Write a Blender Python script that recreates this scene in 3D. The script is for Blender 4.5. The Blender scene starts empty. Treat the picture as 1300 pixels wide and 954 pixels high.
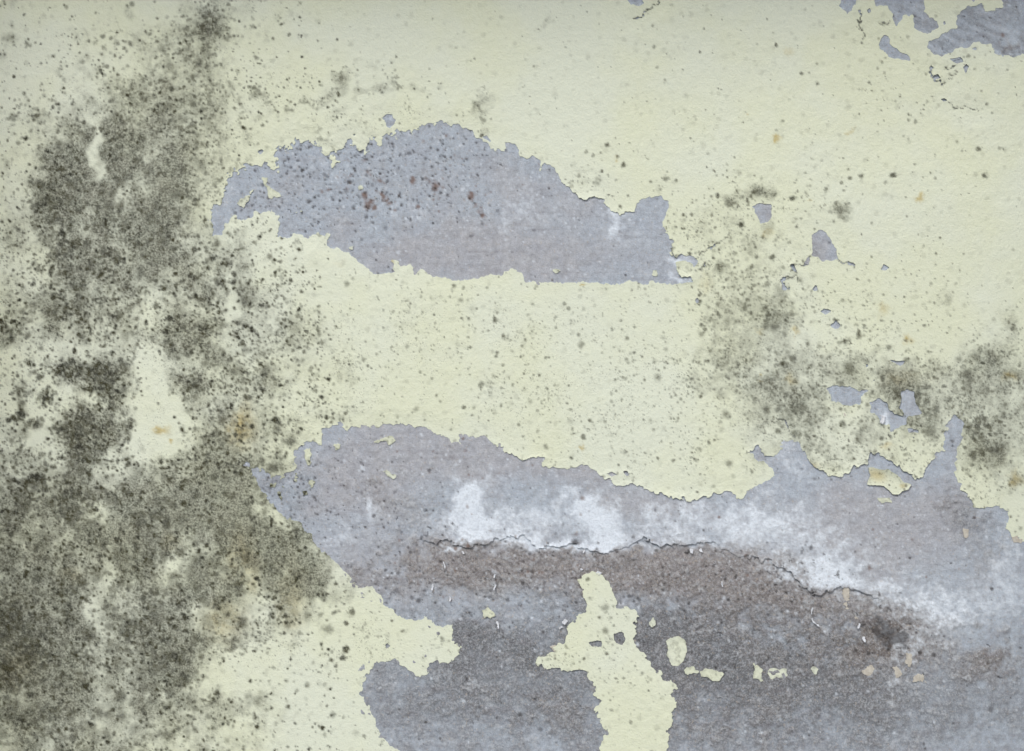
import bpy, math
import numpy as np

# ------------------------------------------------------------------ camera, sky, sun
scene = bpy.context.scene
C = scene.collection
S = 0.0015                       # metres of wall per photograph pixel
ZC = 1.50                        # height of the picture centre above the ground
DIST = 2.75

cam_d = bpy.data.cameras.new('camera')
cam = bpy.data.objects.new('camera', cam_d)
C.objects.link(cam)
cam.location = (0, -DIST, ZC)
cam.rotation_euler = (math.radians(90), 0, 0)
cam_d.sensor_width = 36.0
cam_d.lens = 18.0 / ((650 * S) / DIST)
cam_d.clip_end = 2000
scene.camera = cam

SUN_EL, SUN_AZ = 46.0, -32.0     # degrees; azimuth measured from straight behind the camera
w = bpy.data.worlds.new('World')
scene.world = w
w.use_nodes = True
nt = w.node_tree
nt.nodes.clear()
sky = nt.nodes.new('ShaderNodeTexSky')
sky.sky_type = 'NISHITA'
sky.sun_disc = False
sky.sun_elevation = math.radians(SUN_EL)
sky.sun_rotation = math.radians(180 + SUN_AZ)
sky.air_density = 1.0
sky.dust_density = 2.0
sky.ozone_density = 0.7
bg = nt.nodes.new('ShaderNodeBackground')
bg.inputs['Strength'].default_value = 0.075
wo = nt.nodes.new('ShaderNodeOutputWorld')
nt.links.new(sky.outputs[0], bg.inputs[0])
nt.links.new(bg.outputs[0], wo.inputs[0])

sun_d = bpy.data.lights.new('sun', 'SUN')
sun_d.energy = 1.5
sun_d.angle = math.radians(25)
sun_d.color = (1.0, 0.975, 0.93)
sun = bpy.data.objects.new('sun', sun_d)
C.objects.link(sun)
sun.location = (-2, -6, 8)
sun.rotation_euler = (math.radians(90 - SUN_EL), 0, math.radians(SUN_AZ))
scene.view_settings.view_transform = 'Standard'
scene.view_settings.look = 'None'
scene.view_settings.gamma = 1
scene.view_settings.use_curve_mapping = False
scene.view_settings.exposure = 0.81

rng = np.random.default_rng(11)
f32 = np.float32

# ------------------------------------------------------------------ noise and fields
def _hash(ix, iy, seed):
    h = (ix.astype(np.int64) * 374761393 + iy.astype(np.int64) * 668265263 + seed * 2147483647 * 3 + seed * 974634) & 0xFFFFFFFF
    h = ((h ^ (h >> 13)) * 1274126177) & 0xFFFFFFFF
    h = ((h ^ (h >> 16)) * 2246822519) & 0xFFFFFFFF
    return ((h ^ (h >> 15)) & 0xFFFFFF).astype(f32) / f32(0xFFFFFF)

def vnoise(x, y, seed):
    ix = np.floor(x); iy = np.floor(y)
    fx = (x - ix).astype(f32); fy = (y - iy).astype(f32)
    fx = fx * fx * (3 - 2 * fx); fy = fy * fy * (3 - 2 * fy)
    ix = ix.astype(np.int64); iy = iy.astype(np.int64)
    a = _hash(ix, iy, seed); b = _hash(ix + 1, iy, seed)
    c = _hash(ix, iy + 1, seed); d = _hash(ix + 1, iy + 1, seed)
    return (a + (b - a) * fx) * (1 - fy) + (c + (d - c) * fx) * fy

def fbm(X, Y, wl, octv=3, seed=0, gain=0.55):
    """0..1 noise, first octave of wavelength wl (photo px)."""
    out = 0; amp = 1.0; tot = 0
    x = X / wl; y = Y / wl
    for o in range(octv):
        ca, sa = math.cos(0.6 + o * 1.1), math.sin(0.6 + o * 1.1)
        out = out + amp * vnoise(x * ca - y * sa + 37.3 * o, x * sa + y * ca - 11.7 * o, seed + o * 17)
        tot += amp; amp *= gain; x = x * 2.03; y = y * 2.03
    return np.clip((out / tot - .5) * 1.55 + .5, 0, 1).astype(f32)

def sstep(a, b, v):
    t = np.clip((v - a) / (b - a), 0, 1)
    return (t * t * (3 - 2 * t)).astype(f32)

def blobs(X, Y, lst, p=1.35):
    """sum of soft ellipses (cx, cy, rx, ry, amp[, degrees])"""
    F = np.zeros_like(X, dtype=f32)
    for e in lst:
        cx, cy, rx, ry, am = e[:5]
        a = math.radians(e[5]) if len(e) > 5 else 0
        dx = X - cx; dy = Y - cy
        if a:
            dx, dy = dx * math.cos(a) + dy * math.sin(a), -dx * math.sin(a) + dy * math.cos(a)
        q = (dx / rx) ** 2 + (dy / ry) ** 2
        F += am * np.exp(-np.minimum(q, 30) ** p * 0.8).astype(f32)
    return F

def sdf(X, Y, poly, pad=45):
    """signed distance in px (positive inside), clamped to -pad outside the window"""
    P = np.array(poly, dtype=np.float64)
    out = np.full(X.shape, -pad, dtype=f32)
    xs = X[0]; ys = Y[:, 0]
    i0, i1 = np.searchsorted(xs, [P[:, 0].min() - pad, P[:, 0].max() + pad])
    j0, j1 = np.searchsorted(ys, [P[:, 1].min() - pad, P[:, 1].max() + pad])
    if i1 <= i0 or j1 <= j0:
        return out
    x = X[j0:j1, i0:i1].astype(f32); y = Y[j0:j1, i0:i1].astype(f32)
    d2 = np.full(x.shape, 1e9, dtype=f32); par = np.zeros(x.shape, dtype=bool)
    n = len(P)
    for k in range(n):
        ax, ay = P[k]; bx, by = P[(k + 1) % n]
        ex, ey = bx - ax, by - ay
        L = ex * ex + ey * ey + 1e-9
        t = np.clip(((x - ax) * ex + (y - ay) * ey) / L, 0, 1)
        dx = x - ax - t * ex; dy = y - ay - t * ey
        np.minimum(d2, dx * dx + dy * dy, out=d2)
        if ay != by:
            c = (ay > y) != (by > y)
            par ^= c & (x < ex * (y - ay) / ey + ax)
    d = np.sqrt(d2)
    d = np.where(par, d, -np.minimum(d, pad))
    out[j0:j1, i0:i1] = d
    return out

def linedist(X, Y, pts, pad=20):
    P = np.array(pts, dtype=np.float64)
    out = np.full(X.shape, pad, dtype=f32)
    xs = X[0]; ys = Y[:, 0]
    i0, i1 = np.searchsorted(xs, [P[:, 0].min() - pad, P[:, 0].max() + pad])
    j0, j1 = np.searchsorted(ys, [P[:, 1].min() - pad, P[:, 1].max() + pad])
    if i1 <= i0 or j1 <= j0:
        return out
    x = X[j0:j1, i0:i1].astype(f32); y = Y[j0:j1, i0:i1].astype(f32)
    d2 = np.full(x.shape, pad * pad, dtype=f32)
    for k in range(len(P) - 1):
        ax, ay = P[k]; bx, by = P[k + 1]
        ex, ey = bx - ax, by - ay
        t = np.clip(((x - ax) * ex + (y - ay) * ey) / (ex * ex + ey * ey + 1e-9), 0, 1)
        np.minimum(d2, (x - ax - t * ex) ** 2 + (y - ay - t * ey) ** 2, out=d2)
    out[j0:j1, i0:i1] = np.sqrt(d2)
    return out

def splat(A, xs, ys, N, px, py, r, alpha, soft=0.45, val=None):
    """stamp soft uneven dots into A (max); N is a wobble noise field"""
    i0 = np.searchsorted(xs, px - r * 1.7 - 1.6); i1 = np.searchsorted(xs, px + r * 1.7 + 1.6)
    j0 = np.searchsorted(ys, py - r * 1.7 - 1.6); j1 = np.searchsorted(ys, py + r * 1.7 + 1.6)
    for k in range(len(px)):
        a, b, c, d = i0[k], i1[k], j0[k], j1[k]
        if b <= a or d <= c:
            continue
        dx = xs[a:b] - px[k]; dy = ys[c:d] - py[k]
        dd = np.sqrt(dx[None, :] ** 2 + dy[:, None] ** 2) / r[k] + (N[c:d, a:b] - 0.5) * 1.3
        v = alpha[k] * np.clip((1 + soft - dd) / (2 * soft), 0, 1)
        np.maximum(A[c:d, a:b], v, out=A[c:d, a:b])

def T(ox, oy, *pts, s=340 / 1300):
    return [(ox + x * s, oy + y * s) for x, y in pts]

# ------------------------------------------------------------------ outlines read off the photograph (photo px)
H1 = T(260,130,(25,545),(50,500),(85,485),(105,420),(115,370),(130,335),(165,345),(215,305),(260,300),(300,310),(315,330),(345,325),
  (345,260),(350,220),(385,215),(405,240),(420,235),(412,190),(460,180),(510,180),(555,205),(580,235),(590,265),(640,290),(665,305),
  (650,275),(610,255),(625,235),(665,230),(700,205),(730,215),(735,240),(785,235),(775,210),(820,180),(850,205),(865,165),(905,150),
  (920,165),(935,135),(985,140),(1050,125),(1080,95),(1125,100),(1165,105),(1195,120),(1222,107)) + T(580,150,(0,30),(40,40),(100,95),
  (150,130),(180,155),(215,165),(235,160),(235,120),(285,130),(300,155),(305,185),(345,195),(375,190),(405,210),(400,255),(412,255),
  (415,225),(455,235),(490,265),(500,290),(540,335),(575,365),(590,390),(620,395),(665,380),(715,395),(720,415),(745,450),(790,465),
  (865,455),(880,395),(920,380),(985,380),(1015,395),(1032,425),(1022,465),(1005,490),(1015,540),(1030,590),(1045,605),(1030,640),
  (1060,680),(1085,660),(1130,665),(1160,685),(1175,690),(1150,720),(1140,700),(1105,695),(1065,705),(1065,740),(1095,770),(1130,770),
  (1140,795),(1100,808),(1030,805),(960,800),(935,785),(935,810),(910,815),(880,800),(840,790),(780,800),(765,815),(745,800),(715,810),
  (660,795),(560,798),(450,795),(335,795),(320,745),(265,735),(235,750),(225,765),(120,765),(80,780),(20,787)) + T(260,130,(1230,860),
  (1170,855),(1085,840),(1050,815),(1015,840),(1000,790),(955,795),(925,770),(910,770),(920,820),(880,835),(815,835),(790,810),(745,780),
  (715,745),(680,740),(650,715),(595,700),(590,665),(605,645),(560,640),(500,655),(440,640),(400,660),(345,655),(365,600),(360,555),
  (320,535),(250,540),(225,560),(165,565),(150,550),(130,575),(95,600),(85,645),(40,645),(45,600),(25,575))
H2 = (T(310,520,(20,270),(45,290),(110,300),(150,320),(185,335),(230,310),(250,350),(245,270),(240,200),(265,165),(330,140),(370,160),
  (385,95),(430,85),(460,75),(500,95),(570,80),(640,90),(690,75),(760,65),(800,85),(860,80),(900,100),(940,125),(985,135),(1010,170),
  (1040,170),(1065,115),(1100,130),(1170,130),(1220,165))
  + T(630,540,(30,110),(45,135),(100,150),(130,162),(235,160),(225,195),(290,205),(370,208),(430,195),(480,215),(500,245),(550,255),
  (580,295),(640,280),(700,290),(760,315),(810,345),(870,350),(940,365),(1000,345),(1070,330),(1130,320),(1175,345),(1180,362),(1205,360),
  (1215,320),(1290,275))
  + [(972,610),(982,607),(980,594),(972,588),(962,583),(955,577),(945,575),(961,568),(970,577),(978,582),(986,576)]
  + T(960,420,(140,545),(205,540),(215,580),(250,635),(310,680),(400,715),(440,690),(470,660),(540,650),(555,590),(600,605),(650,625),
  (700,670),(770,720),(800,710),(830,655),(870,605),(915,580),(910,500),(930,445),(965,405),(1000,440),(1000,520),(970,580),(965,680),
  (990,770),(1040,820),(1070,860))
  + T(960,634,(1110,45),(1200,35),(1220,80),(1215,140),(1240,180),(1300,195))
  + [(1330,690),(1372,684),(1420,712),(1438,770),(1402,832),(1420,892),(1408,1000),(1290,1032),(1200,1020),(1105,1040),(1000,1022),(905,1030),(840,1012),(735,1024),
     (690,1000),(620,1008),(560,1004),(520,985),(508,955),(478,930),(470,900),(456,882)]
  + T(380,680,(360,795),(390,750),(420,710),(460,680),(540,690),(580,735),(610,745),(640,770),(705,770),(720,695),(815,690),(885,645),
  (885,610),(850,570),(840,495),(790,510),(740,490),(700,450),(650,465),(600,465),(540,440),(480,380),(430,320),(400,285),(330,290),
  s=300/1300)
  + T(310,520,(500,800),(440,740),(390,700),(340,650),(300,590),(270,540),(180,510),(125,455),(75,395),(60,330)))
HA = T(960,0,(400,30),(415,10),(430,-50),(505,-40),(485,25),(465,50),(440,75),(425,50))
HB = T(960,0,(585,25),(640,30),(665,70),(665,110),(680,118),(715,80),(760,72),(765,140),(790,155),(830,160),(880,140),(878,105),(840,80),
  (810,55),(820,20),(805,-60),(700,-110),(560,-70))
HC = T(960,0,(590,240),(600,200),(620,172),(640,178),(650,215),(690,245),(740,265),(750,295),(690,290),(645,280),(625,250))
HD = T(960,0,(1190,-120),(1195,35),(1150,50),(1110,55),(1095,20),(1060,35),(1025,30),(975,70),(970,130),(935,150),(880,190),(838,205),
  (835,235),(895,280),(960,250),(985,230),(1030,225),(1055,205),(1140,215),(1155,260),(1200,272),(1250,280),(1310,265),(1420,240),(1500,150),(1480,0),(1380,-150))
HE = T(860,200,(360,240),(385,225),(455,222),(462,280),(440,310),(405,320),(385,280))
HF = T(860,200,(655,375),(690,352),(720,360),(745,400),(775,450),(778,490),(710,505),(650,478))
HH = T(960,420,(340,280),(380,265),(450,275),(500,290),(540,290),(510,320),(505,355),(460,365),(410,355),(370,335))
HI = T(960,420,(555,350),(590,335),(635,345),(640,380),(680,405),(730,420),(725,450),(690,470),(655,485),(650,455),(600,450),(590,410),(555,395))
HJ = T(960,420,(700,300),(740,280),(765,300),(770,350),(800,400),(760,420),(720,410),(690,370),(705,340))
HG = T(260,130,(860,75),(885,60),(915,62),(920,100),(900,130),(880,110))
HT = T(640,0,(600,-40),(600,0),(610,25),(640,32),(675,15),(685,-30))
SMALL = [T(860,200,(990,545),(1000,515),(1030,535),(1010,550)), T(960,420,(735,475),(790,480),(790,497),(740,494)),
  T(960,420,(640,138),(690,152),(722,150),(700,170)), T(960,0,(940,290),(990,275),(1005,300),(975,310)), T(960,0,(1005,330),(1020,312),(1035,325),(1015,350)),
  T(960,0,(860,375),(880,362),(895,378),(880,392)), T(960,0,(890,480),(915,475),(930,492),(905,497)),
  T(640,680,(395,515),(470,510),(474,540),(430,542)), T(640,680,(535,480),(570,470),(592,500),(575,535),(540,525)),
  T(860,200,(690,745),(715,735),(745,745),(720,765)), T(860,200,(740,815),(770,790),(795,815),(765,838)), T(860,200,(655,640),(672,625),(682,645),(665,652)),
  T(860,200,(545,520),(562,518),(578,555),(560,552)), T(860,200,(88,690),(98,682),(102,705),(92,710)), T(380,680,(470,600),(485,590),(500,610),(480,622),s=300/1300),
  T(960,420,(590,630),(610,640),(630,658),(612,650)), T(630,540,(530,235),(565,225),(590,240),(560,250)), T(630,540,(615,225),(635,222),(650,245),(632,248)),
  T(260,130,(255,240),(275,226),(290,240),(268,252)), T(320,0,(1115,665),(1140,655),(1160,690),(1135,680)), T(320,0,(462,682),(480,672),(488,690),(470,696)),
  T(960,0,(536,50),(552,42),(556,62),(540,68)), T(960,0,(905,112),(914,96),(920,118),(910,124)), T(960,0,(1048,236),(1072,226),(1068,246)),
  T(640,680,(245,290),(256,280),(262,300),(250,306)), T(960,420,(138,445),(152,442),(165,490),(156,486)), T(960,0,(1046,-6),(1062,-4),(1052,10))]
HOLES = [(H1,2.6,'h1'),(H2,2.4,'h2'),(HA,2,''),(HB,2,''),(HC,2,''),(HD,2.4,''),(HE,1.4,''),(HF,1.6,''),(HH,2,''),(HI,2,''),(HJ,2,''),(HG,2,''),(HT,2,'')] + [(p,1.2,'') for p in SMALL]

ISLANDS = [ # paint left standing inside the peeled patches
  T(260,130,(282,368),(300,372),(305,405),(335,425),(380,455),(370,468),(340,455),(325,468),(305,450),(295,415),(283,405)),
  T(260,130,(160,492),(200,455),(225,425),(245,418),(235,440),(200,490),(190,510),(170,502)),
  T(260,130,(425,535),(445,528),(475,530),(450,548)), T(260,130,(695,705),(725,695),(715,712)), T(260,130,(745,408),(765,402),(770,416),(752,420)),
  T(580,150,(470,735),(505,728),(505,745),(475,750)), T(580,150,(950,742),(966,740),(966,758),(952,756)),
  T(580,150,(1068,702),(1110,698),(1138,715),(1134,745),(1100,764),(1076,742)),
  T(640,680,(425,705),(390,665),(350,660),(290,660),(250,640),(200,635),(155,620),(165,590),(235,570),(245,545),(300,525),(310,480),(300,440),
    (340,410),(390,385),(400,350),(385,310),(380,265),(360,225),(395,190),(430,175),(470,190),(510,225),(520,270),(545,310),(550,350),(600,350),
    (650,370),(655,395),(625,425),(640,460),(620,500),(650,540),(690,590),(720,650),(780,690),(822,716),(836,742),(812,776),(838,812),(806,856),(826,900),(788,950),(802,1020),(770,1100),(780,1260),(470,1260),(500,1100),(462,1020),(496,960),(470,900),(450,850),(468,800),(440,770),(446,735)),
  T(640,680,(790,515),(840,490),(875,510),(885,560),(870,620),(845,640),(815,635),(795,580)), T(640,680,(868,655),(920,635),(940,665),(890,674)),
  T(640,680,(945,665),(990,645),(1030,660),(1075,670),(1050,702),(1010,702),(975,685)), T(640,680,(1225,630),(1250,665),(1245,702),(1230,690)),
  T(960,634,(65,820),(110,825),(150,820),(145,860),(80,868),(55,850)), T(960,634,(-10,800),(30,830),(25,872),(-15,870)), T(960,634,(275,820),(300,826),(285,842)),
  T(310,520,(290,200),(320,185),(330,215),(315,265),(295,235)), T(310,520,(318,340),(346,345),(340,380),(314,396)),
  T(310,520,(122,355),(156,358),(150,380),(125,376)), T(310,520,(182,370),(216,374),(190,388)), T(310,520,(163,403),(186,405),(181,440),(168,425)),
  T(310,520,(630,158),(670,135),(720,130),(742,150),(702,176),(690,152),(650,163)), T(310,520,(663,290),(690,298),(720,320),(742,314),(725,332),(680,320)),
  T(310,520,(1072,626),(1105,600),(1132,640),(1080,644)), T(380,680,(1013,420),(1035,393),(1060,415),(1082,440),(1050,462),(1013,445),s=300/1300),
  T(960,634,(600,-4),(630,-8),(655,10),(625,16)), T(260,130,(530,640),(552,630),(556,648)), T(960,420,(590,815),(620,805),(645,830),(610,835)), T(640,680,(705,425),(722,405),(732,430),(715,445)),
  T(310,520,(285,400),(302,395),(306,412),(290,414)), T(310,520,(440,175),(458,168),(466,190),(450,192))]
TONGUE = 8
OLD = [T(960,634,(420,440),(440,423),(457,465),(442,528),(424,522)), T(960,634,(463,570),(502,563),(490,595)), T(960,634,(518,835),(560,808),(577,820),(540,853)),
  T(960,634,(728,745),(757,743),(767,790),(746,818),(723,790)), T(960,634,(668,820),(692,808),(702,862),(680,867)), T(960,634,(755,862),(800,848),(830,885),(758,890)),
  T(960,634,(998,135),(1025,148),(1032,180),(1010,192)), T(960,634,(1236,176),(1262,182),(1280,204),(1252,208)), T(640,680,(232,542),(285,538),(282,566),(240,562)),
  T(960,420,(405,390),(437,395),(430,412),(410,408))]
FLAKE = T(960,420,(545,665),(590,670),(640,675),(690,705),(720,735),(755,745),(735,770),(690,790),(660,790),(620,755),(570,750),(538,745),(555,700))

CRACKS = [(T(860,200,(640,480),(635,515),(600,530),(580,515),(555,520),(560,550),(578,562)),1.3),(T(860,200,(770,488),(790,512),(830,515),(858,526)),1.1),
  (T(860,200,(590,602),(572,580),(520,586),(505,602),(510,620),(536,636)),1.4),(T(860,200,(255,368),(240,395),(200,410),(150,445),(112,466),(95,490)),1.2),
  (T(860,200,(96,545),(120,540),(135,520)),1.6),(T(640,0,(756,4),(750,14),(720,30),(708,45),(690,50),(668,78),(630,92)),1.2),
  (T(960,0,(850,325),(845,365),(880,396),(910,408),(932,392),(975,350)),1.2),(T(960,0,(930,490),(955,518),(980,525),(1010,526),(1080,548)),1.0),
  (T(960,0,(508,60),(498,100),(510,140),(528,180),(515,210)),1.1),(T(960,0,(596,108),(630,120),(650,95)),1.0),(T(960,0,(915,335),(945,325),(965,318)),1.1),
  (T(580,150,(700,392),(735,385),(775,378)),0.8),(T(580,150,(1028,590),(1046,600),(1030,645),(1062,682)),0.9),(T(960,420,(100,425),(115,440),(150,450),(182,522)),0.9),
  (T(960,420,(690,368),(712,395),(735,420)),1.3),(T(960,420,(655,430),(650,480),(652,520)),0.7),(T(960,420,(700,570),(712,580),(725,576)),1.5),(T(960,420,(318,278),(345,278)),1.0),
  (T(310,520,(0,265),(25,275)),.9)]
STRANDS = [ # thin dark growth lines on the paint (pts, width, alpha)
  (T(0,0,(1110,370),(1130,430),(1165,540),(1190,640),(1215,700)),3.2,.42),(T(0,0,(570,90),(578,150),(560,230)),1.5,.35),(T(0,0,(510,160),(575,150),(630,180),(700,215)),1.3,.35),
  (T(0,0,(480,660),(520,630),(580,600),(660,585)),1.4,.4),(T(320,0,(450,335),(440,400),(385,485)),3.2,.6),(T(320,0,(255,505),(295,490),(340,500)),2.8,.55),(T(320,0,(320,580),(315,650),(350,690),(400,730)),2.8,.45),
  (T(320,0,(700,370),(712,410),(740,450)),2.6,.5),(T(0,210,(775,430),(775,540),(810,600),(850,680),(850,800)),1.8,.5),(T(0,210,(820,570),(900,595),(1000,655)),2.0,.5),(T(260,130,(0,465),(60,400),(130,330),(240,250)),2.2,.4),
  (T(320,0,(1120,415),(1125,465)),1.6,.5),(T(320,0,(1110,520),(1120,590),(1150,640)),1.8,.5),(T(580,150,(870,150),(900,180),(920,210)),1.6,.5),(T(0,420,(820,310),(900,315),(930,370)),1.3,.5)]

# soft growth film of mould: cx, cy, rx, ry, amount
FILM = [(275,20,34,40,.45),(240,75,42,35,.5),(262,38,20,18,.3),(205,128,72,40,.62),(245,165,52,34,.6),(228,152,26,20,.3),(150,172,36,50,.55),(152,140,26,26,.3),(95,165,14,26,.7),(66,180,12,18,.5),(92,215,28,30,.7),
  (140,215,26,40,.62),(165,205,26,36,.4),(60,255,20,34,.62),(55,262,12,14,.3),(112,258,52,44,.6),(150,262,42,40,.5),(190,232,44,50,.5),(230,215,34,30,.3),(76,312,20,40,.85),(72,318,14,22,.4),(130,322,46,52,.66),(190,300,40,46,.5),
  (98,365,42,44,.75),(150,385,44,42,.66),(150,402,16,14,.4),(60,392,44,26,.55),(10,298,16,22,.5),(8,425,26,14,.55),(90,412,40,20,.6),(215,385,16,50,.4),(262,378,14,14,.5),(255,345,40,30,.35),(230,430,40,22,.5),
  (100,474,36,15,1.05),(135,490,17,28,1.0),(82,472,16,10,.5),(138,520,10,14,.6),(60,506,7,14,.9),(30,498,12,14,.6),(25,545,16,12,.6),(26,522,5,10,.6),(104,540,32,30,.9),(120,562,26,22,.7),(150,545,18,34,.7),(100,575,14,22,.8),(65,545,10,8,.5),
  (165,478,22,28,.6),(90,592,18,22,.7),(22,575,22,12,.8),(20,612,26,24,.8),(42,602,12,16,.6),(48,612,9,9,.5),(85,618,34,28,.9),(100,640,34,22,.8),(72,655,40,26,.6),(20,655,30,26,.5),(245,492,18,20,.6),(235,428,26,16,.5),(275,428,40,20,.55),(300,458,34,26,.4),(310,480,16,14,.3),
  (200,625,44,34,.9),(210,610,30,20,.5),(250,610,44,36,.55),(270,570,34,38,.6),(292,520,30,30,.45),(300,610,36,40,.5),(190,665,44,34,.85),(240,655,44,34,.6),(160,650,16,16,.5),(120,670,18,18,.6),(130,690,26,18,.5),(340,640,34,44,.5),(375,690,30,40,.55),(372,740,24,50,.6),(400,745,18,30,.35),(330,700,34,40,.45),(290,725,34,30,.5),(380,780,14,20,.5),
  (182,700,34,40,.95),(168,745,20,30,.7),(180,790,36,40,.95),(205,835,40,36,.9),(225,775,18,30,.7),(250,730,22,20,.5),(20,720,40,30,.85),(20,760,40,50,.95),(30,815,44,50,1.0),(12,860,60,50,1.0),(90,752,24,22,.7),(85,780,14,12,.8),(104,735,9,9,.7),(110,722,10,10,.6),(66,815,16,18,.5),(45,722,10,8,.5),(112,830,13,13,.7),(116,852,10,8,.6),(60,850,20,18,.5),(140,862,16,14,.6),
  (250,714,10,10,.6),(300,742,9,9,.5),(275,770,10,12,.7),(260,755,8,7,.6),(238,755,8,7,.6),(282,783,10,7,.5),(305,788,12,8,.6),(275,818,12,12,.7),(298,815,9,8,.8),(330,745,16,16,.4),(230,830,28,40,.6),(210,900,60,60,.8),(80,910,80,50,.7),(300,905,60,40,.3),
  (962,243,16,11,.75),(928,258,12,7,.65),(945,255,16,10,.3),(1064,264,15,9,.75),(905,285,40,20,.15),(960,310,40,20,.22),(940,352,34,30,.2),(955,395,40,30,.36),(985,398,22,24,.36),(990,412,26,18,.3),(930,430,32,30,.3),(1000,440,30,24,.32),(905,475,30,26,.2),(950,485,44,30,.32),(1030,470,40,26,.3),
  (1100,480,44,24,.36),(1130,462,22,16,.35),(1160,500,34,30,.6),(1172,520,26,22,.5),(1180,485,40,18,.45),(1135,500,14,18,.5),(1250,470,36,26,.5),(1215,492,34,24,.4),(1270,500,34,34,.5),(1244,548,26,28,.75),(1256,568,22,18,.6),(1240,585,26,16,.4),(1285,545,30,30,.55),(1290,430,14,40,.45),(1255,455,10,14,.4),(1175,548,14,14,.5),(1290,600,30,30,.35),(1030,590,10,10,.7),(1062,580,10,8,.5),(1080,560,44,18,.25),(1000,520,30,34,.3),(1020,535,26,26,.3),(980,500,40,22,.25),(1195,376,9,10,.6),(1130,600,18,12,.3),
  (432,100,5,12,.6),(424,120,14,8,.5),(396,130,13,4,.6),(366,143,6,4,.7),(505,103,5,9,.6),(508,117,14,6,.55),(484,115,8,6,.7),(463,118,9,7,.5),(330,118,12,9,.55),(336,140,6,9,.45),(425,148,8,6,.6),(445,143,8,6,.4),(545,124,6,4,.5),(621,170,7,6,.6),(620,140,12,14,.25),(608,135,5,4,.6),(690,30,10,5,.45),(750,240,22,9,.3),(740,225,24,12,.25),(846,227,4,4,.5),(827,239,5,3,.5),
  (45,145,14,10,.5),(22,143,7,8,.5),(12,52,6,14,.45),(10,75,5,6,.5),(80,85,7,6,.5),(72,113,6,5,.5),(110,45,8,6,.4),(92,43,4,6,.4),(164,10,5,7,.4),(10,5,12,9,.4),(10,165,5,5,.4),(60,190,8,14,.7),(68,190,6,8,.6),
  (345,470,40,30,.25),(385,430,24,40,.25),(320,400,40,30,.3),(312,370,30,14,.35),(300,330,24,24,.25),(440,470,20,12,.2),(620,490,12,8,.4),(660,480,16,8,.2),(330,540,26,22,.35),(420,525,30,14,.2),(340,575,30,26,.3),
  (30,820,80,90,.5),(190,810,80,60,.25),(20,700,50,40,.3),(170,190,120,140,.30),(120,300,100,110,.2),(220,400,110,90,.22),(390,715,44,60,.34),(425,770,44,36,.24),(355,620,44,50,.26),(200,700,210,170,.34),(330,660,90,90,.22),(60,760,80,120,.25),(950,420,110,130,.12),(1130,500,150,70,.2),(1060,560,120,50,.16),(1260,520,70,90,.25),(990,340,60,60,.06),
  (290,640,100,70,.4),(200,760,150,90,.35),(60,760,90,110,.35),(350,690,60,60,.3),(130,300,110,110,.25),(300,430,110,60,.22),(330,480,50,50,.15),
  (-120,500,90,300,.6),(-200,160,90,120,.5),(1400,520,60,70,.5),(1500,300,120,80,.35),(-300,800,160,160,.7),(1650,700,160,140,.5),(620,1080,260,50,.45),(1200,1090,200,60,.5),(100,1040,180,90,.8),(300,-120,90,90,.5),(800,-200,200,60,.3),(1800,200,200,300,.4),(-900,600,400,300,.5),(2400,700,400,300,.5),(200,1330,900,120,.6),(1400,1330,900,120,.6),(300,-420,700,90,.35),(1700,-420,700,90,.35)]
GAP = [(352,650,46,11,.38,45),(410,716,46,11,.38,45),(118,172,8,26,1,-8),(124,210,7,20,1),(198,520,22,52,1.3),(205,560,30,24,1.2),(190,470,12,22,.8),(60,495,18,22,.5),(50,640,5,14,.7),(110,735,18,34,.35),(125,800,12,40,.4),(115,775,12,16,.5),(140,735,12,20,.5),(330,850,50,26,.7),(245,790,16,16,.6),(262,850,16,16,.5),(225,720,14,14,.5),(217,716,6,8,.5),(130,645,26,10,.6),(188,400,14,24,.55),(290,380,4,60,.7),(30,450,34,20,.4),(120,508,10,18,.5),(50,525,16,30,.4),(420,800,60,40,.5),(1040,420,26,26,.5),(1060,540,22,16,.3),(300,475,4,40,.2),(1130,440,60,14,.4)]
DENS = [(40,540,60,60,.5),(620,430,260,60,.16),(1110,460,120,60,.3),(745,800,70,80,.55),(730,910,120,80,.45),(490,810,80,40,.6),(520,950,120,60,.5),(870,600,80,30,.5),(1060,590,60,30,.5),(1260,620,40,40,.5),(600,440,340,90,.22),(900,520,200,80,.25),(1050,440,160,110,.2),(620,520,240,40,.2),(200,640,260,220,.3),(60,450,130,220,.9),(170,280,140,150,.8),(60,130,110,110,.4),(250,470,110,110,1.0),(360,440,90,80,.6),(400,800,110,60,.75),(150,750,190,140,.8),(500,420,190,60,.28),(600,490,240,70,.34),(760,540,140,60,.42),(950,400,110,120,.8),
  (1070,500,110,80,.8),(1230,550,80,100,.8),(1260,450,60,60,.5),(880,280,60,50,.5),(960,260,70,40,.5),(1000,190,180,90,.12),(420,130,100,50,.4),(500,150,80,14,.8),(750,240,50,34,.5),(1180,300,50,80,.25),(730,800,60,60,.28),(1170,110,100,40,.22),(300,60,100,80,.4),(330,330,80,50,.6),(640,400,300,40,.14),
  (-120,500,120,400,.7),(1420,500,90,160,.5),(600,1100,900,80,.4)]

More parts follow.
